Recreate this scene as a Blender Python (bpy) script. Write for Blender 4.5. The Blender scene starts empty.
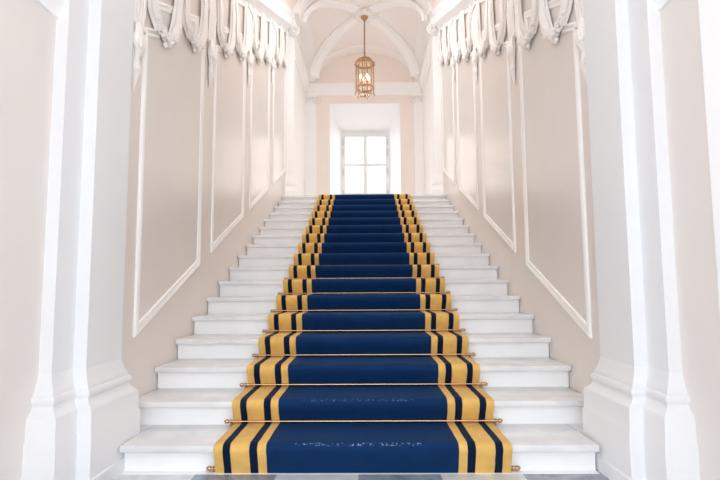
import bpy, bmesh, math, random
from mathutils import Vector, Matrix
random.seed(7)
SC = bpy.context.scene
COL = SC.collection
PI = math.pi

# ------------------------------------------------------------------ dimensions
R, T, D0, OV, NT = 0.16, 0.393, 3.004, 0.068, 0.039    # riser, going, first nosing, nosing overhang, nosing thickness
NS = 17
SL = R / T
XW = 1.50                                              # stair side walls at x = +-XW
LZ = NS * R                                            # landing level
YL = D0 + (NS - 1) * T                                 # landing nosing
YC = 0.5
def s(y): return R + SL * (y - D0)                     # nosing line
HALLX = 1.595

# ------------------------------------------------------------------ materials
def mat(name, col, rough=0.6, spec=0.5, metal=0.0, bump=0.0, bscale=40.0, vary=0.0, vscale=3.0, col2=None):
    m = bpy.data.materials.new(name); m.use_nodes = True
    nt = m.node_tree; b = nt.nodes['Principled BSDF']
    b.inputs['Base Color'].default_value = (*col, 1)
    b.inputs['Roughness'].default_value = rough
    b.inputs['Metallic'].default_value = metal
    b.inputs['Specular IOR Level'].default_value = spec
    tc = nt.nodes.new('ShaderNodeTexCoord')
    if vary or col2:
        n = nt.nodes.new('ShaderNodeTexNoise'); n.inputs['Scale'].default_value = vscale; n.inputs['Detail'].default_value = 6
        nt.links.new(tc.outputs['Object'], n.inputs['Vector'])
        r = nt.nodes.new('ShaderNodeValToRGB')
        c2 = col2 or tuple(c * (1 - vary) for c in col)
        r.color_ramp.elements[0].position = 0.35; r.color_ramp.elements[0].color = (*c2, 1)
        r.color_ramp.elements[1].position = 0.65; r.color_ramp.elements[1].color = (*col, 1)
        nt.links.new(n.outputs['Fac'], r.inputs['Fac']); nt.links.new(r.outputs['Color'], b.inputs['Base Color'])
    if bump:
        n2 = nt.nodes.new('ShaderNodeTexNoise'); n2.inputs['Scale'].default_value = bscale; n2.inputs['Detail'].default_value = 4
        nt.links.new(tc.outputs['Object'], n2.inputs['Vector'])
        bp = nt.nodes.new('ShaderNodeBump'); bp.inputs['Strength'].default_value = bump; bp.inputs['Distance'].default_value = 0.01
        nt.links.new(n2.outputs['Fac'], bp.inputs['Height']); nt.links.new(bp.outputs['Normal'], b.inputs['Normal'])
    return m

M = {}
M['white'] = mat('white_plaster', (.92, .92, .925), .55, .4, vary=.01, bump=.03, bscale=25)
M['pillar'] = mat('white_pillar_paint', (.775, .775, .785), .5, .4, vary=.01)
M['mould'] = mat('cream_moulding', (.93, .91, .89), .45, .4, bump=.02)
M['orn'] = mat('stucco_ornament', (.88, .845, .815), .5, .4, bump=.15, bscale=60)
M['stucco'] = mat('beige_stucco', (.74, .676, .628), .42, .5, vary=.03, vscale=2)
M['panel'] = mat('polished_panel_stucco', (.735, .685, .648), .30, .3, vary=.03, vscale=2.5)
M['hall'] = mat('pale_beige_wall', (.76, .708, .675), .6, .3, vary=.02, vscale=1.5)
M['peach'] = mat('peach_plaster', (.90, .795, .73), .6, .3, vary=.02)
M['vault'] = mat('pale_vault_plaster', (.91, .85, .81), .6, .3, vary=.02)
M['vwhite'] = mat('vault_white', (.925, .905, .89), .55, .3)
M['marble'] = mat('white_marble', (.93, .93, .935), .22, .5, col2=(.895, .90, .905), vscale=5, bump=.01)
M['marble_tread'] = mat('mottled_shaded_marble', (.80, .803, .81), .24, .5, col2=(.70, .706, .72), vscale=6, bump=.01)  # mottled marble, base colour darkened to carry the shade on the treads
M['brass'] = mat('brass', (.60, .39, .23), .25, .5, metal=1.0)
M['gilt'] = mat('gilt_bronze', (.50, .30, .165), .34, .5, metal=1.0)
M['candle'] = mat('candle_sleeve', (.85, .80, .68), .5, .4)
M['frame'] = mat('window_paint', (.84, .84, .85), .4, .4)
M['iron'] = mat('hinge_iron', (.40, .39, .38), .4, .5)

def glass(name, tint=(1, 1, 1), refl=.08):
    m = bpy.data.materials.new(name); m.use_nodes = True; nt = m.node_tree
    nt.nodes.remove(nt.nodes['Principled BSDF'])
    out = nt.nodes['Material Output']
    t = nt.nodes.new('ShaderNodeBsdfTransparent'); t.inputs['Color'].default_value = (*tint, 1)
    g = nt.nodes.new('ShaderNodeBsdfGlossy'); g.inputs['Roughness'].default_value = .02
    lw0 = nt.nodes.new('ShaderNodeLayerWeight'); lw0.inputs['Blend'].default_value = .5
    pw = nt.nodes.new('ShaderNodeMath'); pw.operation = 'POWER'; pw.inputs[1].default_value = 4; nt.links.new(lw0.outputs['Facing'], pw.inputs[0])
    lw = nt.nodes.new('ShaderNodeMath'); lw.operation = 'MULTIPLY_ADD'; lw.inputs[1].default_value = .5; lw.inputs[2].default_value = .04
    nt.links.new(pw.outputs[0], lw.inputs[0])
    mx = nt.nodes.new('ShaderNodeMixShader')
    nt.links.new(lw.outputs[0], mx.inputs[0]); nt.links.new(t.outputs[0], mx.inputs[1]); nt.links.new(g.outputs[0], mx.inputs[2])
    nt.links.new(mx.outputs[0], out.inputs['Surface'])
    return m
M['glass'] = glass('window_glass')
M['lglass'] = glass('lantern_glass', (1, .985, .96))

def emit(name, col, st):
    m = bpy.data.materials.new(name); m.use_nodes = True; b = m.node_tree.nodes['Principled BSDF']
    b.inputs['Base Color'].default_value = (*col, 1)
    b.inputs['Emission Color'].default_value = (*col, 1); b.inputs['Emission Strength'].default_value = st
    return m
M['bulb'] = emit('glowing_bulb', (1.0, .70, .38), 14)

def carpet_mat():
    m = bpy.data.materials.new('striped_wool_carpet'); m.use_nodes = True; nt = m.node_tree
    b = nt.nodes['Principled BSDF']; L = nt.links.new
    tc = nt.nodes.new('ShaderNodeTexCoord'); sp = nt.nodes.new('ShaderNodeSeparateXYZ'); L(tc.outputs['Object'], sp.inputs[0])
    # slightly uneven stripe edges, as woven pile has
    nz = nt.nodes.new('ShaderNodeTexNoise'); nz.inputs['Scale'].default_value = 9; L(tc.outputs['Object'], nz.inputs['Vector'])
    wob = nt.nodes.new('ShaderNodeMath'); wob.operation = 'MULTIPLY_ADD'; wob.inputs[1].default_value = .010; wob.inputs[2].default_value = -.005
    L(nz.outputs['Fac'], wob.inputs[0])
    ab = nt.nodes.new('ShaderNodeMath'); ab.operation = 'ABSOLUTE'; L(sp.outputs['X'], ab.inputs[0])
    dv = nt.nodes.new('ShaderNodeMath'); dv.operation = 'DIVIDE'; dv.inputs[1].default_value = CW / 2; L(ab.outputs[0], dv.inputs[0])
    ad = nt.nodes.new('ShaderNodeMath'); ad.operation = 'ADD'; L(dv.outputs[0], ad.inputs[0]); L(wob.outputs[0], ad.inputs[1])
    rp = nt.nodes.new('ShaderNodeValToRGB'); cr = rp.color_ramp; cr.interpolation = 'CONSTANT'
    blue, dark, gold = (.0036, .027, .097, 1), (.0034, .011, .038, 1), (.78, .49, .145, 1)
    cr.elements[0].position = 0; cr.elements[0].color = blue
    cr.elements[1].position = .642; cr.elements[1].color = gold
    for p, c in ((.700, dark), (.754, gold), (.883, dark), (.937, gold)):
        e = cr.elements.new(p); e.color = c
    L(ad.outputs[0], rp.inputs['Fac'])
    n2 = nt.nodes.new('ShaderNodeTexNoise'); n2.inputs['Scale'].default_value = 14; n2.inputs['Detail'].default_value = 8; L(tc.outputs['Object'], n2.inputs['Vector'])
    mr = nt.nodes.new('ShaderNodeMapRange'); mr.inputs['To Min'].default_value = .78; mr.inputs['To Max'].default_value = 1.22; L(n2.outputs['Fac'], mr.inputs['Value'])
    mx = nt.nodes.new('ShaderNodeMix'); mx.data_type = 'RGBA'; mx.blend_type = 'MULTIPLY'; mx.inputs[0].default_value = 1
    L(rp.outputs['Color'], mx.inputs[6]); L(mr.outputs[0], mx.inputs[7])
    def mth(op, a, c=None, d=None):
        n_ = nt.nodes.new('ShaderNodeMath'); n_.operation = op
        for q, v in enumerate((a, c, d)):
            if v is None: continue
            if isinstance(v, (int, float)): n_.inputs[q].default_value = v
            else: L(v, n_.inputs[q])
        return n_.outputs[0]
    nw = nt.nodes.new('ShaderNodeTexNoise'); nw.inputs['Scale'].default_value = 75; nw.inputs['Detail'].default_value = 5; L(tc.outputs['Object'], nw.inputs['Vector'])
    def edge(k, q):
        return mth('MULTIPLY', mth('MULTIPLY', mth('COMPARE', sp.outputs['Z'], k*R + .009, .007), mth('LESS_THAN', sp.outputs['Y'], D0 + (k-1)*T + .008)), q)
    onx = mth('LESS_THAN', mth('ABSOLUTE', mth('SUBTRACT', sp.outputs['X'], -.03)), .36)
    wear = mth('MULTIPLY', mth('MULTIPLY', mth('ADD', edge(1, 1.0), edge(2, .4)), onx), mth('GREATER_THAN', nw.outputs['Fac'], .585))
    wear = mth('MULTIPLY', wear, .40)
    mw = nt.nodes.new('ShaderNodeMix'); mw.data_type = 'RGBA'; L(wear, mw.inputs[0]); L(mx.outputs[2], mw.inputs[6]); mw.inputs[7].default_value = (.45, .52, .62, 1)
    L(mw.outputs[2], b.inputs['Base Color'])
    b.inputs['Roughness'].default_value = .75; b.inputs['Specular IOR Level'].default_value = .10
    b.inputs['Sheen Weight'].default_value = .05; b.inputs['Sheen Roughness'].default_value = .4
    b.inputs['Sheen Tint'].default_value = (.15, .45, 1, 1)
    n3 = nt.nodes.new('ShaderNodeTexNoise'); n3.inputs['Scale'].default_value = 350; L(tc.outputs['Object'], n3.inputs['Vector'])
    bp = nt.nodes.new('ShaderNodeBump'); bp.inputs['Strength'].default_value = .35; bp.inputs['Distance'].default_value = .004
    L(n3.outputs['Fac'], bp.inputs['Height']); L(bp.outputs['Normal'], b.inputs['Normal'])
    return m
CW = 1.667

def tile_mat():
    m = bpy.data.materials.new('marble_checker_floor'); m.use_nodes = True; nt = m.node_tree; b = nt.nodes['Principled BSDF']; L = nt.links.new
    tc = nt.nodes.new('ShaderNodeTexCoord')
    mp = nt.nodes.new('ShaderNodeMapping'); mp.inputs['Location'].default_value = (.015, -2.925, .25); L(tc.outputs['Object'], mp.inputs[0])
    ck = nt.nodes.new('ShaderNodeTexChecker'); ck.inputs['Scale'].default_value = 1 / .458
    mp2 = nt.nodes.new('ShaderNodeMapping'); L(mp.outputs[0], mp2.inputs[0])
    L(mp2.outputs[0], ck.inputs['Vector'])
    n = nt.nodes.new('ShaderNodeTexNoise'); n.inputs['Scale'].default_value = 7; n.inputs['Detail'].default_value = 9; n.inputs['Distortion'].default_value = 1.5
    L(tc.outputs['Object'], n.inputs['Vector'])
    def ramp(a, c):
        r = nt.nodes.new('ShaderNodeValToRGB'); r.color_ramp.elements[0].position = .35; r.color_ramp.elements[0].color = (*a, 1)
        r.color_ramp.elements[1].position = .65; r.color_ramp.elements[1].color = (*c, 1); L(n.outputs['Fac'], r.inputs['Fac']); return r
    w = ramp((.60, .62, .64), (.72, .73, .735)); g = ramp((.20, .225, .28), (.33, .36, .42))
    L(w.outputs[0], ck.inputs['Color1']); L(g.outputs[0], ck.inputs['Color2'])
    L(ck.outputs['Color'], b.inputs['Base Color']); b.inputs['Roughness'].default_value = .25
    return m
M['carpet'] = carpet_mat(); M['tile'] = tile_mat()

# ------------------------------------------------------------------ builders
def obj(name, bm, m, parent=None, smooth=False, loc=None, angle=35):
    me = bpy.data.meshes.new(name)
    bmesh.ops.recalc_face_normals(bm, faces=bm.faces[:])
    bm.to_mesh(me); bm.free()
    if smooth:
        for p in me.polygons: p.use_smooth = True
        try: me.set_sharp_from_angle(angle=math.radians(angle))
        except Exception: pass
    me.materials.append(m if not isinstance(m, str) else M[m])
    o = bpy.data.objects.new(name, me); COL.objects.link(o)
    if parent: o.parent = parent
    if loc: o.location = loc
    return o
def empty(name, loc=(0, 0, 0)):
    o = bpy.data.objects.new(name, None); COL.objects.link(o); o.location = loc; o.empty_display_size = .1; return o
def tag(o, label, cat, group=None, kind=None):
    o['label'] = label; o['category'] = cat
    if group: o['group'] = group
    if kind: o['kind'] = kind
    return o
def struct(o, label, cat): return tag(o, label, cat, kind='structure')

def box(bm, x0, x1, y0, y1, z0, z1, bev=0.0, seg=2):
    vs = [bm.verts.new((x, y, z)) for x in (x0, x1) for y in (y0, y1) for z in (z0, z1)]
    fs = [bm.faces.new([vs[i] for i in f]) for f in ((0,1,3,2),(4,6,7,5),(0,4,5,1),(2,3,7,6),(0,2,6,4),(1,5,7,3))]
    if bev:
        es = set(e for f in fs for e in f.edges)
        bmesh.ops.bevel(bm, geom=list(es), offset=bev, segments=seg, affect='EDGES', profile=.5)
def prism_x(bm, pts, x0, x1):                # polygon in (y,z) extruded along x
    a = [bm.verts.new((x0, y, z)) for y, z in pts]; b = [bm.verts.new((x1, y, z)) for y, z in pts]
    bm.faces.new(a); bm.faces.new(b[::-1]); n = len(pts)
    for i in range(n): bm.faces.new((a[i], b[i], b[(i+1) % n], a[(i+1) % n]))
def prism_y(bm, pts, y0, y1):                # polygon in (x,z) extruded along y
    a = [bm.verts.new((x, y0, z)) for x, z in pts]; b = [bm.verts.new((x, y1, z)) for x, z in pts]
    bm.faces.new(a); bm.faces.new(b[::-1]); n = len(pts)
    for i in range(n): bm.faces.new((a[i], b[i], b[(i+1) % n], a[(i+1) % n]))
def inset(poly, d):                          # mitred inset of a CCW polygon
    n = len(poly); out = []
    for i in range(n):
        p0, p1, p2 = (Vector(poly[(i-1) % n]), Vector(poly[i]), Vector(poly[(i+1) % n]))
        a = (p1 - p0).normalized(); b = (p2 - p1).normalized()
        na = Vector((-a.y, a.x)); nb = Vector((-b.y, b.x))
        m = na + nb; k = m.dot(na)
        out.append(tuple(p1 + m * (d / k)))
    return out
def loft(bm, rings, closed=True, caps=True):
    V = [[bm.verts.new(p) for p in r] for r in rings]
    n = len(V[0])
    for a, b in zip(V, V[1:]):
        for i in range(n if closed else n - 1):
            bm.faces.new((a[i], a[(i+1) % n], b[(i+1) % n], b[i]))
    if caps and closed:
        bm.faces.new(V[0][::-1]); bm.faces.new(V[-1])
    return V
def lathe(bm, prof, c=(0, 0, 0), n=24, axis='z', caps=True):
    rings = []
    for r, h in prof:
        ring = []
        for i in range(n):
            a = 2 * PI * i / n
            if axis == 'z': p = (c[0] + r * math.cos(a), c[1] + r * math.sin(a), c[2] + h)
            else: p = (c[0] + h, c[1] + r * math.cos(a), c[2] + r * math.sin(a))
            ring.append(p)
        rings.append(ring)
    loft(bm, rings, caps=caps)
def tube(bm, pts, rad, n=10, flute=0.0, nf=5, closed=False):
    pts = [Vector(p) for p in pts]; N = len(pts)
    if not isinstance(rad, (list, tuple)): rad = [rad] * N
    rings = []; up = None
    for i, p in enumerate(pts):
        if closed: t = (pts[(i+1) % N] - pts[i-1]).normalized()
        else: t = (pts[min(i+1, N-1)] - pts[max(i-1, 0)]).normalized()
        if up is None:
            up = Vector((1, 0, 0)) if abs(t.x) < .9 else Vector((0, 0, 1))
        u = (up - t * up.dot(t)).normalized(); v = t.cross(u); up = u
        rings.append([p + (u * math.cos(2*PI*k/n) + v * math.sin(2*PI*k/n)) * rad[i] * (1 + flute * math.cos(nf*2*PI*k/n)) for k in range(n)])
    if closed:
        V = [[bm.verts.new(p) for p in r] for r in rings]
        for i in range(N):
            a, b = V[i], V[(i+1) % N]
            for k in range(n): bm.faces.new((a[k], a[(k+1) % n], b[(k+1) % n], b[k]))
    else: loft(bm, rings)
def ball(bm, c, r, sx=1, sy=1, sz=1, sub=2):
    g = bmesh.ops.create_icosphere(bm, subdivisions=sub, radius=r)
    for v in g['verts']: v.co = Vector((v.co.x*sx + c[0], v.co.y*sy + c[1], v.co.z*sz + c[2]))
def ring(bm, c, R_, r, n=32, m=8):
    pts = [(c[0] + R_*math.cos(2*PI*i/n), c[1] + R_*math.sin(2*PI*i/n), c[2]) for i in range(n)]
    tube(bm, pts, r, m, closed=True)
def BM(): return bmesh.new()

# ------------------------------------------------------------------ staircase
stair = tag(empty('marble_staircase', (0, D0, 0)), 'broad straight flight of white marble steps rising to the window landing', 'staircase')
for k in range(1, NS + 1):
    yn = D0 + (k-1)*T; yr = yn + OV
    hw = XW - .006; hl, hr = (1.362, 1.328) if k == 1 else (hw, hw)
    b = BM(); box(b, -hl, hr, yr, yr + .10, (k-1)*R, k*R - NT)
    # small cove moulding beneath the nosing
    box(b, -hl, hr, yr - .014, yr, k*R - NT - .016, k*R - NT)
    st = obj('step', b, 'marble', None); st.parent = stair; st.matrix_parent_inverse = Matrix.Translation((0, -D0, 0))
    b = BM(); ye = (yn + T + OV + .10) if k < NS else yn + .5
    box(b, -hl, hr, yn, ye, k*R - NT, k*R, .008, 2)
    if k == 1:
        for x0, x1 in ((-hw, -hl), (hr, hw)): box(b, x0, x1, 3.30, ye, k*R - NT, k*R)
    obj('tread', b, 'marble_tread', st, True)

# carpet runner --------------------------------------------------------------
path = []           # underside path, from floor upwards (y, z)
path.append((D0 + OV - .022, .004))
for k in range(1, NS + 1):
    yn = D0 + (k-1)*T
    if k > 1: path.append((yn + OV - .006, (k-1)*R + .004))
    path.append((yn + .008, k*R - NT - .012))
    path.append((yn - .004, k*R - .022))
    for a in (20, 45, 70):
        rr = .020; path.append((yn - .004 + rr - rr*math.cos(math.radians(a)), k*R - .018 + rr*math.sin(math.radians(a))))
    path.append((yn + .040, k*R + .003))
path.append((13.0, LZ + .003))
TH = .013
P = [Vector(p) for p in path]; top = []
for i, p in enumerate(P):
    a = (P[i] - P[i-1]).normalized() if i else (P[1] - P[0]).normalized()
    c = (P[i+1] - P[i]).normalized() if i < len(P)-1 else a
    na = Vector((-a.y, a.x)); nb = Vector((-c.y, c.x)); m = na + nb
    top.append(p + m * (TH / max(.35, m.dot(na))))
b = BM()
xs = [-CW/2, -CW/2 + .006, CW/2 - .006, CW/2]
def cring(x, off): return [(x, (q if off else p).x, (q if off else p).y) for p, q in zip(P, top)]
prof = list(zip(P, top))
cols = []
for j, x in enumerate(xs):
    t = .55 if j in (0, 3) else 1.0
    cols.append([b.verts.new((x, *(p + (q - p)*t))) for p, q in prof])
bots = [[b.verts.new((x, *p)) for p, q in prof] for x in (xs[0], xs[-1])]
for c0, c1 in zip(cols, cols[1:]):
    for i in range(len(P)-1): b.faces.new((c0[i], c1[i], c1[i+1], c0[i+1]))
for cc, bb in ((cols[0], bots[0]), (cols[-1], bots[1])):
    for i in range(len(P)-1): b.faces.new((cc[i], cc[i+1], bb[i+1], bb[i]))
for i in range(len(P)-1): b.faces.new((bots[0][i], bots[0][i+1], bots[1][i+1], bots[1][i]))
b.faces.new((bots[0][0], cols[0][0], cols[1][0], cols[2][0], cols[3][0], bots[1][0]))
cp = obj('stair_carpet', b, 'carpet', None, True, angle=60); cp.location.x = .008
tag(cp, 'long navy blue stair runner with gold side stripes laid down the marble steps', 'carpet')

# carpet rods ----------------------------------------------------------------
ORD = ['first', 'second', 'third', 'fourth', 'fifth', 'sixth', 'seventh', 'eighth', 'ninth', 'tenth', 'eleventh', 'twelfth', 'thirteenth',
       'fourteenth', 'fifteenth', 'sixteenth', 'seventeenth']
def rod_at(k):
    yr = D0 + (k-1)*T + OV
    return (.008, yr - (.012 if k == 1 else .040), (k-1)*R + (.020 if k == 1 else .030))
HR = CW/2 + .012
def make_rod(k, by, bz):
    rt = empty('carpet_rod', rod_at(k))
    b = BM(); lathe(b, [(.0075, -HR), (.0075, HR)], n=12, axis='x'); obj('rod', b, 'brass', rt, True)
    for sg in (-1, 1):
        b = BM()
        pr = [(.0085, 0), (.013, .002), (.013, .008), (.008, .011), (.008, .016), (.013, .020), (.015, .030), (.012, .039), (.006, .045), (.001, .048)]
        lathe(b, [(r, sg*(HR + h)) for r, h in pr], n=14, axis='x')
        obj('finial', b, 'brass', rt, True)
        b = BM(); x = sg*(HR + .005); box(b, x - .006, x + .006, -.004, by, bz, .004, .0015)
        obj('bracket', b, 'brass', rt, True)
    return rt
rfloor = make_rod(1, .011, -.018)
rroot = make_rod(2, .039, -.029)
for k in range(1, NS + 1):
    if k == 1: r = rfloor
    elif k == 2: r = rroot
    else:
        r = rroot.copy(); COL.objects.link(r)
        for ch in rroot.children:
            c = ch.copy(); c.parent = r; COL.objects.link(c)
        r.location = rod_at(k)
    tag(r, ('thin brass rod with knob ends at the foot of the lowest step, on the floor' if k == 1 else
            'thin brass carpet rod with knob ends at the foot of the %s step up' % ORD[k-1]) if k < NS else
        'topmost thin brass carpet rod, at the foot of the last step below the landing', 'carpet rod', 'brass rods holding the stair carpet')

# ------------------------------------------------------------------ floors
b = BM(); box(b, -2.2, 2.2, -6.0, 14.4, -.12, 0)
struct(obj('floor', b, 'tile'), 'grey and white marble checkered floor at the foot of the stairs', 'floor')
b = BM(); box(b, -1.36, 1.33, D0 + OV - .05, D0 + OV - .001, .0, .0015)
struct(obj('trim_1', b, 'marble'), 'thin white marble strip on the floor along the lowest riser', 'floor border')
b = BM(); box(b, -2.0, 2.0, YL + .5, 14.3, LZ - .2, LZ)
struct(obj('floor', b, 'marble'), 'pale stone floor of the landing at the stair head', 'floor')

# ------------------------------------------------------------------ stair side walls, cornices, panels
HC = 3.13                                    # cornice underside above the nosing line
YW0, YW1 = 3.19, 9.74
for sg, nm in ((-1, 'left'), (1, 'right')):
    b = BM()
    prism_x(b, [(YW0, 0), (YW1 + .4, 0), (YW1 + .4, s(YW1) + HC + .2), (YW1, s(YW1) + HC + .2), (YW0, s(YW0) + HC + .2)], sg*XW, sg*(XW + .35))
    struct(obj('wall_' + nm, b, 'stucco'), 'beige stucco wall along the %s side of the stairs' % nm, 'wall')

def profile_loop(bm, poly, prof, sg):        # moulding swept round a (y,z) polygon on the side wall; prof = (inset, height)
    rings = []
    for d, h in prof:
        q = inset(poly, d)
        rings.append([(sg*(XW - h), y, z) for y, z in q])
    V = [[bm.verts.new(p) for p in r] for r in rings]; n = len(poly)
    for a, c in zip(V, V[1:] ):
        for i in range(n): bm.faces.new((a[i], a[(i+1) % n], c[(i+1) % n], c[i]))
PY = [(3.44, 4.74), (5.09, 6.38), (6.73, 8.03), (8.38, 9.62)]
tn = 2
for sg, nm in ((-1, 'left'), (1, 'right')):
    for i, (y0, y1) in enumerate(PY):
        H0, HA, HB, cw = (.388 if sg < 0 else .366), 2.52, 2.745, .20
        poly = [(y0, s(y0)+H0), (y1, s(y1)+H0), (y1, s(y1)+HA), (y1-cw, s(y1-cw)+HA), (y1-cw, s(y1-cw)+HB), (y0+cw, s(y0+cw)+HB), (y0+cw, s(y0+cw)+HA), (y0, s(y0)+HA)]
        b = BM()
        profile_loop(b, poly, [(0, -.002), (0, .012), (.006, .019), (.014, .021), (.024, .018), (.030, .012), (.044, .011), (.050, .014), (.056, .012), (.062, .007), (.066, .003), (.066, -.002)], sg)
        fr = obj('trim_%d' % tn, b, 'mould', None, True, angle=50); tn += 1
        struct(fr, '%s cream moulded panel frame up the %s stair wall' % (['nearest', 'second', 'third', 'farthest'][i], nm), 'wall panel')
        b = BM(); q = inset(poly, .064)
        prism_x(b, q, sg*(XW + .01), sg*(XW - .003)); obj('panel_field', b, 'panel', fr)
    # rampant cornice
    b = BM()
    pf = [(0, HC - .02), (.018, HC - .02), (.022, HC + .03), (.045, HC + .05), (.06, HC + .09), (.09, HC + .11), (.115, HC + .14), (.12, HC + .30), (.145, HC + .33), (.15, HC + .40), (.0, HC + .44), (-.2, HC + .44), (-.2, HC - .02)]
    loft(b, [[(sg*(XW - p), y, s(y) + h) for p, h in pf] for y in (YW0, YW1)])
    c = obj('trim_%d' % tn, b, 'white', None, True, angle=40); tn += 1
    struct(c, 'white moulded cornice climbing along the top of the %s stair wall' % nm, 'cornice')

# rampant barrel vault over the stairs, with an unseen skylight added along its crown for brightness
b = BM(); N = 24; hx, hz = XW - .12, .68; SKY0, SKY1, KA, KB = 4.8, 8.9, 7, 17
def vpt(i, y, off): return ((hx + off)*math.cos(PI*i/N), y, s(y) + HC + .38 + (hz + off)*math.sin(PI*i/N))
ysv = [YW0, SKY0, SKY1, YW1]
V = [[[b.verts.new(vpt(i, y, o_)) for i in range(N+1)] for y in ysv] for o_ in (0, .15)]
solid = lambda i, j: 0 <= i < N and 0 <= j < 3 and not (j == 1 and KA <= i < KB)
for i in range(N):
    for j in range(3):
        if not solid(i, j): continue
        for L_ in V: b.faces.new((L_[j][i], L_[j][i+1], L_[j+1][i+1], L_[j+1][i]))
        for di, dj, p0, p1 in ((-1, 0, (j, i), (j+1, i)), (1, 0, (j, i+1), (j+1, i+1)), (0, -1, (j, i), (j, i+1)), (0, 1, (j+1, i), (j+1, i+1))):
            if not solid(i + di, j + dj):
                b.faces.new((V[0][p0[0]][p0[1]], V[0][p1[0]][p1[1]], V[1][p1[0]][p1[1]], V[1][p0[0]][p0[1]]))
struct(obj('ceiling', b, 'peach', None, True, angle=50), 'peach sloping barrel vault above the stairs', 'ceiling')

# ------------------------------------------------------------------ stucco garlands and pendants
def swag_parts():
    # local frame: x = away from the wall, y along the wall, z up; origin at the bottom of the swag
    parts = []; FL = .55
    def flat(b):
        for v in b.verts: v.co.x *= FL
        return b
    for sd in (-1, 1):
        b = BM(); n = 18; pts, rad = [], []
        for i in range(n):
            t = i/(n-1)
            yy = sd*(.265 - .050*t**1.5 - .11*max(0, t - .8)/.2)
            zz = (.66 + sd*.10)*(1-t)**.92 + .05*(1 - t) + .035
            pts.append((.055 + .02*math.sin(PI*t), yy, zz))
            rad.append((.018 + .041*math.sin(PI*.5*min(1, t*1.25)))*(1 + .10*math.sin(17*t + sd))*(1 if t < .85 else 1 - 2.2*(t - .85)))
        tube(b, pts, rad, 24, .16, 6); parts.append(('drape', flat(b)))
    b = BM(); rnd = random.Random(3)
    for i in range(52):
        a = -1 + 2*rnd.random()
        ball(b, (.065 + rnd.uniform(-.025, .03), a*.205, .035 + .085*a*a + rnd.uniform(-.045, .045)), rnd.uniform(.022, .040), 1, 1, .9, 1)
    for i in range(9):
        a = -1 + i/4; z0 = .0 + .075*a*a + .02*(i % 2)
        for k in range(5):
            an = 2*PI*k/5 + i
            ball(b, (.112, a*.19 + .020*math.cos(an), z0 + .03 + .020*math.sin(an)), .015, .8, 1, 1, 1)
    parts.append(('flower_cluster', flat(b)))
    for sd in (-1, 1):
        b = BM(); zt = .70 + sd*.10
        ball(b, (.05, sd*.262, zt + .02), .034, .8, 1, .9, 2)
        for q in (-1, 1):
            tube(b, [(.05, sd*.262 + q*.008, zt+.02), (.06, sd*.262 + q*.032, zt - .03), (.05, sd*.262 + q*.036, zt - .12), (.04, sd*.262 + q*.040, zt - .20)], [.012, .018, .016, .005], 8)
        parts.append(('ribbon_knot', flat(b)))
    return parts
GB = 2.44
def swag_base(sg, y): return (sg*XW, y, s(y) + GB)
sroot = empty('stucco_garland')
for kname, b in swag_parts():
    o = obj(kname, b, 'orn', sroot, True, angle=70)
def flatx(b):
    for v in b.verts: v.co.x *= .55
def pend_parts(root):
    b = BM()          # fluted bracket strip
    for j in range(5):
        yy = -.085 + j*.0425
        tube(b, [(.03, yy, .60), (.045, yy, .45), (.05, yy, .30), (.045, yy, .16), (.03, yy, .04)], [.016, .022, .024, .024, .018], 8)
    box(b, 0, .04, -.10, .10, .02, .62, .006)
    box(b, 0, .075, -.125, .125, .58, .65, .012); box(b, 0, .07, -.12, .12, .30, .345, .01); box(b, 0, .065, -.115, .115, .0, .04, .01)
    flatx(b); obj('bracket', b, 'orn', root, True, angle=45)
    b = BM()          # leaf and husk drop
    z = 0.0; rnd = random.Random(5)
    tube(b, [(.03, 0, .03), (.045, 0, -.04), (.05, 0, -.10), (.05, 0, -.16), (.04, 0, -.20), (.04, 0, -.25), (.04, 0, -.31), (.03, 0, -.37), (.02, 0, -.43)], [.035, .060, .070, .058, .030, .042, .040, .024, .005], 16, .14, 6)
    for i in range(6):
        an = PI*(i - 2.5)/6
        ball(b, (.05 + .055*math.cos(an), .062*math.sin(an), -.11), .026, 1, .9, 1.9, 2)
        ball(b, (.04 + .035*math.cos(an), .040*math.sin(an), -.285), .018, 1, .9, 1.9, 1)
    flatx(b); obj('husk_drop', b, 'orn', root, True, angle=70)
proot = empty('stucco_pendant'); pend_parts(proot)
def dup(root, loc, sg):
    r = root.copy(); COL.objects.link(r)
    for ch in root.children:
        c = ch.copy(); c.parent = r; COL.objects.link(c)
    r.location = loc; r.rotation_euler = (0, 0, 0 if sg < 0 else PI)
    return r
first = True
gc = [y0 + o for (y0, y1) in PY for o in (.285, .935)]
for sg, nm in ((-1, 'left'), (1, 'right')):
    for i, y in enumerate(gc):
        if first: r = sroot; r.location = swag_base(sg, y); first = False
        else:
            r = dup(sroot, swag_base(sg, y), sg)
            if sg > 0: r.scale = (1, -1, 1)
        tag(r, 'stucco drapery swag with flowers, %s from the front pillar on the %s wall' % (ORD[i], nm), 'garland', 'stucco swags on the %s stair wall' % nm)
first = True
pc = [3.30] + [(PY[i][1] + PY[i+1][0])/2 for i in range(3)] + [9.66]
for sg, nm in ((-1, 'left'), (1, 'right')):
    for i, y in enumerate(pc[:4]):
        loc = (sg*XW, y, s(y) + 2.50)
        if first: r = proot; r.location = loc; first = False
        else: r = dup(proot, loc, sg)
        tag(r, ('stucco bracket with hanging husks on the %s wall right behind the front pillar' % nm) if i == 0 else
            'stucco bracket with hanging husks between the %s and %s panels of the %s wall' % (ORD[i-1], ORD[i], nm), 'wall ornament', 'stucco pendants on the %s stair wall' % nm)

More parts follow.
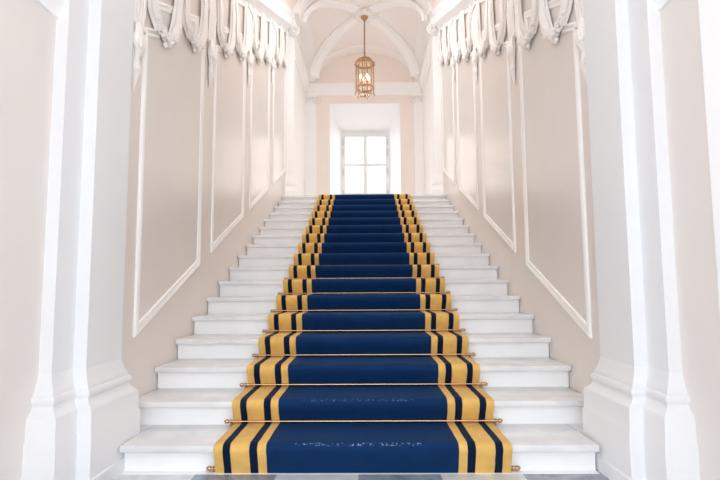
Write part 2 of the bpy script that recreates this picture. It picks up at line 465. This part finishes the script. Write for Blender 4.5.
# ------------------------------------------------------------------ front pillars, hall
PZ = 3.45
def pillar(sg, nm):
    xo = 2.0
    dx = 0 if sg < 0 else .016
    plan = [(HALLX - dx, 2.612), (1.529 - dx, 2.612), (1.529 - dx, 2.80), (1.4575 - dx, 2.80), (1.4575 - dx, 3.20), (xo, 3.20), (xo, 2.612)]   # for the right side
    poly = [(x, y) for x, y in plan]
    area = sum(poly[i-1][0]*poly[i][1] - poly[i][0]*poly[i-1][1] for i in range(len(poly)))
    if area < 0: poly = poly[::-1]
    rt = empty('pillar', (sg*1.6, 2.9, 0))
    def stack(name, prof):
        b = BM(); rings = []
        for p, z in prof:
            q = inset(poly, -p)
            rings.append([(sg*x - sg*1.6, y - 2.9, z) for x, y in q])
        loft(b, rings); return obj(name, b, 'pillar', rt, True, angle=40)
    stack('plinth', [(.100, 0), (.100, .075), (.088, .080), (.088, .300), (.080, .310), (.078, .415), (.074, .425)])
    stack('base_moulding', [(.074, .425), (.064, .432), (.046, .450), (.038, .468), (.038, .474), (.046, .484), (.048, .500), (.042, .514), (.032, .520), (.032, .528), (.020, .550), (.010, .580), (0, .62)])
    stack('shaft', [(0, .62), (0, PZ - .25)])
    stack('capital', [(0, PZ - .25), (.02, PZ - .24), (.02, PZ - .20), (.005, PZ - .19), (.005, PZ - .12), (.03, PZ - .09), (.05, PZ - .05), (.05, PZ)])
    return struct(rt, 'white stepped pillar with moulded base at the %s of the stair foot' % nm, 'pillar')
pillar(-1, 'left'); pillar(1, 'right')

HR0, HW0, HW1, HWZ0, HWZ1 = -2.6, -2.2, .8, .5, 2.9     # rear wall; unseen side openings added to light the hall
for sg, nm in ((-1, 'left'), (1, 'right')):
    dx = 0 if sg < 0 else .016
    b = BM(); prism_x(b, [(HR0, 0), (2.612, 0), (2.612, 4.6), (HR0, 4.6), (HR0, HWZ1), (HW1, HWZ1), (HW1, HWZ0), (HR0, HWZ0)], sg*(HALLX - dx), sg*2.0)
    struct(obj('wall_hall_' + nm, b, 'hall'), 'pale beige hall wall in front of the %s pillar' % nm, 'wall')
    # white strip pilaster nearer the viewer
    ys = 1.85 if sg < 0 else 2.27
    b = BM(); box(b, *sorted((sg*(HALLX - dx - .03), sg*(HALLX + .05))), ys - .4, ys, 0, 4.5, .006)
    struct(obj('trim_%d' % tn, b, 'white'), 'flat white pilaster strip on the %s hall wall' % nm, 'pilaster'); tn += 1
    # moulding over the beige wall field
    b = BM(); zt = 2.47
    pf = [(-.02, zt), (.015, zt), (.022, zt + .02), (.04, zt + .05), (.05, zt + .10), (.055, zt + .5), (-.02, zt + .5)]
    loft(b, [[(sg*(HALLX - dx - p), y, z) for p, z in pf] for y in ((1.851 if sg < 0 else 2.271), 2.62)])
    struct(obj('trim_%d' % tn, b, 'white', None, True), 'white moulded band over the beige field of the %s hall wall' % nm, 'moulding'); tn += 1

# front arch wall above the pillars
b = BM(); N = 24
op = [(1.4575*math.cos(PI*i/N), PZ + .80*math.sin(PI*i/N)) for i in range(N+1)]
pts = op + [(-2.0, PZ), (-2.0, 4.75), (2.0, 4.75), (2.0, PZ)]
prism_y(b, pts, 2.80, 3.19)
struct(obj('wall_front', b, 'white'), 'white arched wall joining the two front pillars', 'wall')
b = BM(); box(b, -2.0, 2.0, HR0 - .2, 2.80, 4.6, 4.75)
struct(obj('ceiling', b, 'white'), 'white flat hall ceiling', 'ceiling')
# unseen rear hall wall; its tall doorway is added for frontal daylight
b = BM(); dw, dh = 1.35, 3.0
prism_y(b, [(-2.0, 0), (-dw, 0), (-dw, dh), (dw, dh), (dw, 0), (2.0, 0), (2.0, 4.75), (-2.0, 4.75)], HR0 - .2, HR0)
struct(obj('wall_rear', b, 'white'), 'white rear hall wall with a tall open doorway added for daylight', 'wall')

# ------------------------------------------------------------------ landing
YF, YB = 9.74, 13.26                         # front arch, back wall
CX = .02
VX, SPZ, CRZ = 1.30, 6.42, 7.26              # vault half width, springing, crown
YA, YZ = 10.15, 12.85                        # web limits
YM = 11.5
VY = (YZ - YA)/2
LWY0, LWY1, LWZ0, LWZ1 = 10.25, 11.05, 3.5, 5.3   # side windows added to brighten the landing
ENT0 = 6.09                                  # entablature underside
for sg, nm in ((-1, 'left'), (1, 'right')):
    b = BM(); xa, xb = sg*(XW + .03), sg*(XW + .35)
    for y0_, y1_, z0_, z1_ in ((YF + .4, LWY0, LZ - .2, 7.6), (LWY1, YB + .3, LZ - .2, 7.6), (LWY0, LWY1, LZ - .2, LWZ0), (LWY0, LWY1, LWZ1, 7.6)):
        box(b, *sorted((xa, xb)), y0_, y1_, z0_, z1_)
    struct(obj('wall_landing_' + nm, b, 'vwhite'), 'white %s wall of the landing' % nm, 'wall')
    # entablature along the landing walls
    b = BM()
    pf = [(0, ENT0), (.02, ENT0), (.02, ENT0 + .10), (.035, ENT0 + .11), (.035, ENT0 + .17), (.06, ENT0 + .20), (.10, ENT0 + .25), (.11, ENT0 + .30), (0, SPZ + .02)]
    loft(b, [[(sg*(XW + .03 - p), y, z) for p, z in pf] for y in (YF + .05, YB)])
    struct(obj('trim_%d' % tn, b, 'vwhite', None, True, angle=30), 'white entablature along the %s landing wall' % nm, 'entablature'); tn += 1

# back wall with splayed window niche
nx0, nx1, nzt = CX - .92, CX + .92, 5.875
wx0, wx1, wzt, wzb = CX - .62, CX + .62, 5.25, 2.95
WY = 14.0
b = BM()
prism_y(b, [(-1.9, LZ - .2), (nx0, LZ - .2), (nx0, nzt), (nx1, nzt), (nx1, LZ - .2), (1.9, LZ - .2), (1.9, 7.9), (-1.9, 7.9)], YB, YB + .06)
struct(obj('wall_back', b, 'peach'), 'peach back wall of the landing around the window niche', 'wall')
b = BM()
def quad(bm, *p): bm.faces.new([bm.verts.new(q) for q in p])
e = .05
for (x0, x1) in ((nx0, wx0), (nx1, wx1)):
    sgn = -1 if x0 < CX else 1
    a = [(x0, YB + .02), (x1, WY + .08), (x1 + sgn*.5, WY + .08), (x0 + sgn*.06, YB + .02)]
    loft(b, [[(x, y, LZ - .1) for x, y in a], [(x, y, 6.2) for x, y in a]])
prism_x(b, [(YB + .02, nzt), (WY + .08, wzt), (WY + .08, 6.3), (YB + .02, nzt + .12)], nx0 - .05, nx1 + .05)
box(b, nx0 + .001, nx1 - .001, YB + .005, WY + .08, LZ - .1, wzb)
box(b, -1.9, wx0 - .3, WY, WY + .1, LZ - .2, 7); box(b, wx1 + .3, 1.9, WY, WY + .1, LZ - .2, 7)
box(b, -1.9, 1.9, WY, WY + .1, 6.1, 7.9)
struct(obj('wall_niche', b, 'white'), 'white splayed reveal of the landing window niche', 'window reveal')
win = empty('window_1', (CX, WY, wzb))
struct(win, 'tall bright window with white frame in the landing niche', 'window')
def wl(x0, x1, y0, y1, z0, z1, bm, bev=.006): box(bm, x0 - CX, x1 - CX, y0 - WY, y1 - WY, z0 - wzb, z1 - wzb, bev)
b = BM(); fw = .075
wl(wx0 - .05, wx0 + fw, WY - .04, WY + .04, wzb, wzt + .05, b); wl(wx1 - fw, wx1 + .05, WY - .04, WY + .04, wzb, wzt + .05, b)
wl(wx0 + fw, wx1 - fw, WY - .04, WY + .04, wzt - fw, wzt + .05, b); wl(wx0 + fw, wx1 - fw, WY - .04, WY + .04, wzb, wzb + fw, b)
obj('window_frame', b, 'frame', win)
b = BM(); wl(CX - .055, CX + .055, WY - .05, WY + .03, wzb + fw, wzt - fw, b); obj('mullion', b, 'frame', win)
for zz in (4.40, 3.60):
    for x0, x1 in ((wx0 + fw, CX - .055), (CX + .055, wx1 - fw)):
        b = BM(); wl(x0, x1, WY - .03, WY + .02, zz - .045, zz + .045, b); obj('transom', b, 'frame', win)
zs = [wzb + fw, 3.60, 4.40, wzt - fw]
for z0, z1 in zip(zs, zs[1:]):
    for x0, x1 in ((wx0 + fw, CX - .055), (CX + .055, wx1 - fw)):
        b = BM(); wl(x0, x1, WY - .003, WY + .003, z0 + .03, z1 - .03, b, 0); obj('pane', b, 'glass', win)
for x in (wx0 + .012, wx1 - .012):
    for zz in (3.6, 4.2, 4.75, 5.05):
        b = BM(); wl(x - .007, x + .007, WY - .055, WY - .041, zz - .10, zz + .10, b, .002); obj('hinge', b, 'iron', win)

# narrow side windows, added to bring daylight onto the landing
for n_, (sg, nm) in enumerate(((-1, 'left'), (1, 'right'))):
    xw = sg*(XW + .24); wn = empty('window_%d' % (n_ + 2), (xw, (LWY0 + LWY1)/2, LWZ0))
    hw_, hh = (LWY1 - LWY0)/2, LWZ1 - LWZ0
    b = BM(); f = .06
    box(b, -.03, .03, -hw_, -hw_ + f, 0, hh); box(b, -.03, .03, hw_ - f, hw_, 0, hh)
    box(b, -.03, .03, -hw_ + f, hw_ - f, 0, f); box(b, -.03, .03, -hw_ + f, hw_ - f, hh - f, hh)
    obj('window_frame', b, 'frame', wn)
    b = BM(); box(b, -.025, .025, -hw_ + f, hw_ - f, hh/2 - .03, hh/2 + .03); obj('transom', b, 'frame', wn)
    for z0, z1 in ((f, hh/2 - .03), (hh/2 + .03, hh - f)):
        b = BM(); box(b, -.003, .003, -hw_ + f, hw_ - f, z0, z1); obj('pane', b, 'glass', wn)
    struct(wn, 'narrow added daylight window in the %s landing wall hidden behind the column' % nm, 'window')

# landing ceiling: groin vault
def dome(x, y): return .12*(1 - max(((x - CX)/VX)**2, ((y - YM)/VY)**2))
def hA(x): return SPZ + (CRZ - SPZ)*math.sqrt(max(0, 1 - ((x - CX)/VX)**2))
def hB(y): return SPZ + (CRZ - SPZ)*math.sqrt(max(0, 1 - ((y - YM)/VY)**2))
vault = empty('ceiling', (CX, YM, CRZ))
struct(vault, 'cross ribbed vault over the landing with pale webs', 'ceiling')
def vo(name, bm, m, smooth=True, angle=40):
    for v in bm.verts: v.co -= Vector((CX, YM, CRZ))
    return obj(name, bm, m, vault, smooth, angle=angle)
def web(side):
    b = BM(); N, K = 20, 20; g = []
    for i in range(N+1):
        t = math.sin(PI/2*i/N); row = []           # t: from centre to edge along the main axis
        for j in range(K+1):
            u = math.sin(PI/2*(-1 + 2*j/K)) * t if t else 0
            if side in 'BF':
                y = YM + (VY*t if side == 'B' else -VY*t); x = CX + VX*u; z = hA(x) + dome(x, y)
            else:
                x = CX + (VX*t if side == 'R' else -VX*t); y = YM + VY*u; z = hB(y) + dome(x, y)
            row.append(b.verts.new((x, y, z)))
        g.append(row)
    for i in range(N):
        for j in range(K):
            try: b.faces.new((g[i][j], g[i][j+1], g[i+1][j+1], g[i+1][j]))
            except Exception: pass
    bmesh.ops.remove_doubles(b, verts=b.verts[:], dist=1e-5)
    r = bmesh.ops.solidify if False else None
    # thickness upwards
    ge = bmesh.ops.extrude_face_region(b, geom=b.faces[:])
    for v in [q for q in ge['geom'] if isinstance(q, bmesh.types.BMVert)]: v.co.z += .08
    return b
for sd in 'BFLR': vo('vault_web', web(sd), 'vault')
def arch_band(y0, y1, drop, name='arch_band'):
    b = BM(); N = 32
    def rg(y, off): return [(CX + (VX - drop + off)*math.cos(PI*i/N), y, SPZ + (CRZ - SPZ - drop + off)*math.sin(PI*i/N)) for i in range(N+1)]
    Rr = [rg(y0, 0), rg(y1, 0), rg(y1, .45), rg(y0, .45)]
    V = [[b.verts.new(p) for p in r] for r in Rr]
    for a in range(4):
        A, B2 = V[a], V[(a+1) % 4]
        for i in range(N): b.faces.new((A[i], A[i+1], B2[i+1], B2[i]))
    b.faces.new([V[a][0] for a in range(4)]); b.faces.new([V[a][N] for a in range(4)][::-1])
    return vo(name, b, 'vwhite')
arch_band(YF, YA, .02); arch_band(YZ, YB, .02)
for sg in (-1, 1):                            # side arches (short barrels along x)
    b = BM(); N = 32
    x0, x1 = CX + sg*(VX - .03), sg*(XW + .05)
    def rs(x, off): return [(x, YM + (VY + off)*math.cos(PI*i/N), SPZ + (CRZ - SPZ - .02 + off)*math.sin(PI*i/N)) for i in range(N+1)]
    Rr = [rs(x0, 0), rs(x1, 0), rs(x1, .3), rs(x0, .3)]
    V = [[b.verts.new(p) for p in r] for r in Rr]
    for a in range(4):
        A, B2 = V[a], V[(a+1) % 4]
        for i in range(N): b.faces.new((A[i], A[i+1], B2[i+1], B2[i]))
    vo('arch_band', b, 'vwhite')
def rib(sx, sy):
    b = BM(); n = 22; rings = []
    for i in range(n+1):
        a = PI/2*i/n; t = math.sin(a)            # t from centre outwards
        x = CX + sx*VX*t*.985; y = YM + sy*VY*t*.985; z = SPZ + (CRZ - SPZ)*math.cos(a) + .12*(1 - (t*.985)**2)
        d = Vector((sx*VX, sy*VY, 0)).normalized(); n_ = Vector((-d.y, d.x, 0))
        tg = Vector((d.x*math.cos(a)*1.86, d.y*math.cos(a)*1.86, -(CRZ - SPZ)*math.sin(a))).normalized()
        up = n_.cross(tg); up = up if up.z > 0 or (abs(up.z) < 1e-3 and up.dot(d) > 0) else -up
        w = .14; p = Vector((x, y, z))
        rings.append([p + n_*u + up*h for u, h in ((-w, .05), (-w, -.015), (-w*.75, -.03), (-w*.6, -.055), (w*.6, -.055), (w*.75, -.03), (w, -.015), (w, .05))])
    loft(b, rings); vo('vault_rib', b, 'vwhite', True, 30)
for sx in (-1, 1):
    for sy in (-1, 1): rib(sx, sy)
b = BM()                                      # stucco boss at the crossing
lathe(b, [(.02, -.10), (.13, -.10), (.15, -.075), (.20, -.07), (.22, -.045), (.22, .02)], (CX, YM, CRZ + .11), 32)
for i in range(12):
    a = 2*PI*i/12; ball(b, (CX + .25*math.cos(a), YM + .25*math.sin(a), CRZ + .06), .055, 1, 1, .6, 2)
    ball(b, (CX + .34*math.cos(a + .26), YM + .34*math.sin(a + .26), CRZ + .065), .035, 1, 1, .7, 1)
vo('boss', b, 'orn')
# closing wall above the stair vault end
b = BM(); N = 32
ins = [(CX + (VX - .02)*math.cos(PI*i/N), SPZ + (CRZ - SPZ - .02)*math.sin(PI*i/N)) for i in range(N+1)]
prism_y(b, ins + [(CX - VX + .02, SPZ - .0), (-1.9, SPZ), (-1.9, 7.9), (1.9, 7.9), (1.9, SPZ)], YF - .03, YF + .0)
struct(obj('wall_arch', b, 'vwhite'), 'white transverse arch where the stair vault meets the landing', 'arch')

# entablature on the back wall
b = BM()
pf = [(0, ENT0), (.03, ENT0), (.03, ENT0 + .10), (.045, ENT0 + .11), (.045, ENT0 + .18), (.065, ENT0 + .20), (.095, ENT0 + .25), (.11, ENT0 + .27), (.11, ENT0 + .31), (0, SPZ + .01)]
loft(b, [[(x, YB - p, z) for p, z in pf] for x in (-XW, XW)])
struct(obj('trim_%d' % tn, b, 'vwhite', None, True, angle=30), 'white entablature across the landing back wall above the window niche', 'entablature'); tn += 1

# pilasters with scroll capitals: back wall and stair head
def volute(bm, cx, cy, cz, r, sg, turns=2.0):
    n = 26; pts, rad = [], []
    for i in range(n+1):
        t = i/n; a = PI/2 - sg*2*PI*turns*t; rr = r*(1 - .85*t)
        pts.append((cx + rr*math.cos(a), cy, cz + rr*math.sin(a))); rad.append(r*.20*(1 - .4*t))
    tube(bm, pts, rad, 8)
def pilaster(x0, x1, yb, depth, zt, label, base=True, scale=1.0, m='vwhite'):
    w = x1 - x0; cx = (x0 + x1)/2
    rt = empty('pilaster', (cx, yb, LZ)); H = zt - LZ
    b = BM(); hw = w/2
    def st(name, prof, mm):
        bb = BM(); loft(bb, [[(-hw - p, 0, z), (hw + p, 0, z), (hw + p, -depth - p, z), (-hw - p, -depth - p, z)] for p, z in prof])
        return obj(name, bb, mm, rt, True, angle=30)
    b.free()
    q = .06*scale
    st('base', [(q, 0), (q, .16*scale), (q*.8, .18*scale), (q*.5, .24*scale), (q*.75, .28*scale), (q*.6, .34*scale), (q*.2, .40*scale), (0, .46*scale)], m)
    st('shaft', [(0, .46*scale), (0, H - .24)], m)
    cap = st('capital', [(0, H - .24), (.012, H - .235), (.012, H - .21), (.004, H - .20), (.004, H - .06), (.045, H - .055), (.05, H - .03), (.05, H)], m)
    bb = BM()
    for sg in (-1, 1): volute(bb, sg*(hw + .01), -depth - .035, H - .14, .105, sg)
    for i in range(3): ball(bb, (-.05 + .05*i, -depth - .01, H - .10), .03, .8, .7, 1.2, 2)
    tube(bb, [(-hw, -depth - .03, H - .055), (0, -depth - .035, H - .075), (hw, -depth - .03, H - .055)], .016, 8)
    obj('volute', bb, 'orn', cap, True, angle=60)
    return struct(rt, label, 'pilaster')
pilaster(-1.53, -1.262, YB, .05, ENT0, 'white scroll capital pilaster left of the window on the back wall')
pilaster(1.30, 1.53, YB, .05, ENT0, 'white scroll capital pilaster right of the window on the back wall')
def head_column(sg, nm):
    x0, x1 = sorted((sg*1.36, sg*1.56))
    rt = pilaster(x0, x1, 9.98, .20, 6.20, 'white slender column with flared base at the %s of the stair head' % nm, True, 1.1)
    # console above the capital, carrying the arch
    b = BM(); hw = .10; H = 6.20 - LZ
    for z0, z1, p in ((H, H + .10, .03), (H + .10, H + .30, .0), (H + .30, H + .36, .05), (H + .36, SPZ + .9 - LZ, .02)):
        box(b, -hw - p, hw + p, -.20 - p, 0, z0, z1, .006)
    for q in (-.06, .06): ball(b, (q, -.215, H + .20), .055, .9, .5, 1.2, 2)
    obj('impost', b, 'vwhite', rt)
    b = BM()
    volute(b, -.05, -.24, H + .50, .075, -1); volute(b, .05, -.24, H + .50, .075, 1)
    for i in range(4): ball(b, (0, -.24, H + .40 - i*.10), .04*(1 - i*.12), .8, .6, 1.2, 2)
    obj('scroll_ornament', b, 'orn', rt, True, angle=60)
head_column(-1, 'left'); head_column(1, 'right')
# relief rosette panels on the landing side frieze
for sg, nm in ((-1, 'left'), (1, 'right')):
    b = BM()
    for yy in (11.0, 11.9):
        x = sg*(XW + .03)
        box(b, *sorted((x, x - sg*.03)), yy - .3, yy + .3, 6.50, 6.80, .01)
        for i in range(6):
            a = 2*PI*i/6; ball(b, (x - sg*.035, yy + .13*math.cos(a), 6.65 + .09*math.sin(a)), .05, .5, 1, 1, 1)
    struct(obj('trim_%d' % tn, b, 'vault'), 'small square relief panels above the entablature of the %s landing wall' % nm, 'relief'); tn += 1

# ------------------------------------------------------------------ lantern
LX, LY = .025, 11.45
lan = tag(empty('hanging_lantern', (LX, LY, 5.36)), 'round gilt lantern with glass sides and lit candles hanging from the vault', 'lantern')
zz = lambda z: z - 5.36
b = BM(); lathe(b, [(.012, zz(7.280)), (.075, zz(7.275)), (.085, zz(7.250)), (.06, zz(7.210)), (.03, zz(7.170)), (.012, zz(7.150))], n=20); obj('ceiling_cup', b, 'gilt', lan, True)
b = BM(); lathe(b, [(.017, zz(7.16)), (.017, zz(6.42)), (.022, zz(6.41)), (.026, zz(6.38)), (.014, zz(6.36)), (.028, zz(6.33)), (.028, zz(6.29)), (.010, zz(6.27))], n=14); obj('stem', b, 'gilt', lan, True)
b = BM()
for i in range(3):
    a = PI*i/3 + .3; c_, s_ = math.cos(a), math.sin(a)
    pts = [(.19*math.cos(t)*c_, .19*math.cos(t)*s_, zz(6.14) + .15*math.sin(t)) for t in [PI*k/16 for k in range(17)]]
    tube(b, pts, .013, 8)
obj('crown_hoop', b, 'gilt', lan, True, angle=80)
def flange(z, h, r0, r1):
    bb = BM(); lathe(bb, [(r0, zz(z)), (r1 - .012, zz(z)), (r1, zz(z) + h*.4), (r1 - .006, zz(z) + h), (r0, zz(z) + h), (r0, zz(z))], n=40, caps=False); return bb
obj('top_ring', flange(6.10, .05, .195, .240), 'gilt', lan, True)
obj('bottom_ring', flange(5.55, .04, .185, .225), 'gilt', lan, True)
obj('basket_ring', flange(5.40, .03, .125, .155), 'gilt', lan, True)
for i in range(6):
    a = 2*PI*i/6 + .26; x, y = .205*math.cos(a), .205*math.sin(a)
    b = BM(); lathe(b, [(.012, zz(5.44)), (.018, zz(5.46)), (.011, zz(5.50)), (.011, zz(5.59)), (.014, zz(5.61)), (.014, zz(5.64)), (.014, zz(6.06)), (.015, zz(6.09)), (.010, zz(6.12)), (.016, zz(6.17)), (.003, zz(6.20))], (x, y, 0), 10)
    obj('post', b, 'gilt', lan, True)
    b = BM(); o = Vector((math.cos(a), math.sin(a), 0)); pts = []
    for k in range(15):
        t = k/14; an = -PI*.5 + 1.5*PI*t; rr = .030*(1 - .4*t)
        pts.append(o*(.205 + rr*math.cos(an)) + Vector((0, 0, zz(5.425) + rr*math.sin(an))))
    tube(b, pts, .009, 8); obj('scroll_foot', b, 'gilt', lan, True, angle=80)
b = BM(); lathe(b, [(.190, zz(5.585)), (.190, zz(6.105)), (.187, zz(6.105)), (.187, zz(5.585)), (.190, zz(5.585))], n=40, caps=False); obj('glass_cylinder', b, 'lglass', lan, True)
b = BM(); lathe(b, [(.185, zz(5.545)), (.17, zz(5.48)), (.12, zz(5.41)), (.03, zz(5.385)), (.03, zz(5.389)), (.118, zz(5.414)), (.167, zz(5.483)), (.181, zz(5.545)), (.185, zz(5.545))], n=40, caps=False); obj('glass_bowl', b, 'lglass', lan, True)
b = BM(); lathe(b, [(.004, zz(5.36)), (.02, zz(5.375)), (.03, zz(5.39)), (.012, zz(5.41)), (.008, zz(5.44)), (.008, zz(5.62)), (.024, zz(5.64)), (.016, zz(5.68)), (.008, zz(5.70)), (.008, zz(6.28)), (.002, zz(6.285))], n=14); 
obj('centre_stem', b, 'gilt', lan, True)
for i in range(4):
    a = 2*PI*i/4 + .5; x, y = .105*math.cos(a), .105*math.sin(a)
    b = BM(); tube(b, [(x*.08, y*.08, zz(5.66)), (x*.5, y*.5, zz(5.625)), (x*.9, y*.9, zz(5.63)), (x, y, zz(5.67))], .007, 8)
    lathe(b, [(.006, zz(5.66)), (.026, zz(5.675)), (.028, zz(5.685)), (.012, zz(5.69))], (x, y, 0), 14); arm = obj('candle_arm', b, 'gilt', lan, True)
    b = BM(); lathe(b, [(.012, zz(5.685)), (.012, zz(5.775)), (.006, zz(5.78))], (x, y, 0), 12); obj('candle', b, 'candle', arm, True)
    b = BM(); lathe(b, [(.007, zz(5.778)), (.018, zz(5.80)), (.020, zz(5.82)), (.012, zz(5.85)), (.002, zz(5.88))], (x, y, 0), 12); obj('bulb', b, 'bulb', arm, True)

# ------------------------------------------------------------------ light: sky through the landing window and the added unseen openings
W = bpy.data.worlds.new('sky'); SC.world = W; W.use_nodes = True
bg = W.node_tree.nodes['Background']; bg.inputs['Strength'].default_value = 6.0
# overcast sky: cool on the entrance side, warmer and brighter overhead and on the sunny side behind the landing
wt = W.node_tree; tcw = wt.nodes.new('ShaderNodeTexCoord'); dt = wt.nodes.new('ShaderNodeVectorMath'); dt.operation = 'DOT_PRODUCT'
dt.inputs[1].default_value = (0, .5, .6); wt.links.new(tcw.outputs['Generated'], dt.inputs[0])
rw = wt.nodes.new('ShaderNodeMapRange'); rw.inputs['From Min'].default_value = -.1; rw.inputs['From Max'].default_value = .6; wt.links.new(dt.outputs['Value'], rw.inputs['Value'])
mw = wt.nodes.new('ShaderNodeMix'); mw.data_type = 'RGBA'; mw.inputs[6].default_value = (.90, .965, 1.02, 1); mw.inputs[7].default_value = (.99, .89, .815, 1)
wt.links.new(rw.outputs[0], mw.inputs[0]); wt.links.new(mw.outputs[2], bg.inputs['Color'])
def area(name, loc, rot, sx, sy, power=0, col=(1, 1, 1), portal=False):
    l = bpy.data.lights.new(name, 'AREA'); l.shape = 'RECTANGLE'; l.size = sx; l.size_y = sy; l.energy = power; l.color = col
    o = bpy.data.objects.new(name, l); COL.objects.link(o); o.location = loc; o.rotation_euler = rot
    if portal: l.cycles.is_portal = True
    o['kind'] = 'helper'
    return o
area('added_doorway_portal', (0, HR0 - .1, dh/2), (PI/2, 0, 0), 2*dw, dh, portal=True)
for sg in (-1, 1):
    area('added_hall_opening_portal', (sg*2.0, (HR0 + HW1)/2, (HWZ0 + HWZ1)/2), (PI/2, 0, sg*PI/2), HW1 - HR0, HWZ1 - HWZ0, portal=True)
    area('added_side_window_portal', (sg*(XW + .34), (LWY0 + LWY1)/2, (LWZ0 + LWZ1)/2), (PI/2, 0, sg*PI/2), LWY1 - LWY0, LWZ1 - LWZ0, portal=True)
ym_ = (SKY0 + SKY1)/2
area('added_skylight_portal', (0, ym_, s(ym_) + HC + .38 + hz + .16), (math.atan(SL), 0, 0), 2*hx*math.cos(PI*KA/N), (SKY1 - SKY0)*math.hypot(1, SL), portal=True)
area('window_daylight', (CX, WY + .12, (wzb + wzt)/2), (-PI/2, 0, 0), wx1 - wx0, wzt - wzb, portal=True)

# ------------------------------------------------------------------ camera
cam = bpy.data.cameras.new('camera'); co = bpy.data.objects.new('camera', cam); COL.objects.link(co)
cam.sensor_width = 36; cam.lens = 520/720*36; cam.clip_start = .05
co.matrix_world = Matrix.Translation((.04, 0, 1.036)) @ Matrix.Rotation(.0128, 4, 'Z') @ Matrix.Rotation(PI/2 + math.atan(48.5/520), 4, 'X') @ Matrix.Rotation(-.006, 4, 'Z')
SC.camera = co
vs = SC.view_settings; vs.view_transform = 'Standard'; vs.look = 'None'; vs.gamma = 1; vs.use_curve_mapping = False; vs.exposure = -0.46
SC.cycles.max_bounces = 16; SC.cycles.diffuse_bounces = 12; SC.cycles.glossy_bounces = 6; SC.cycles.transparent_max_bounces = 16
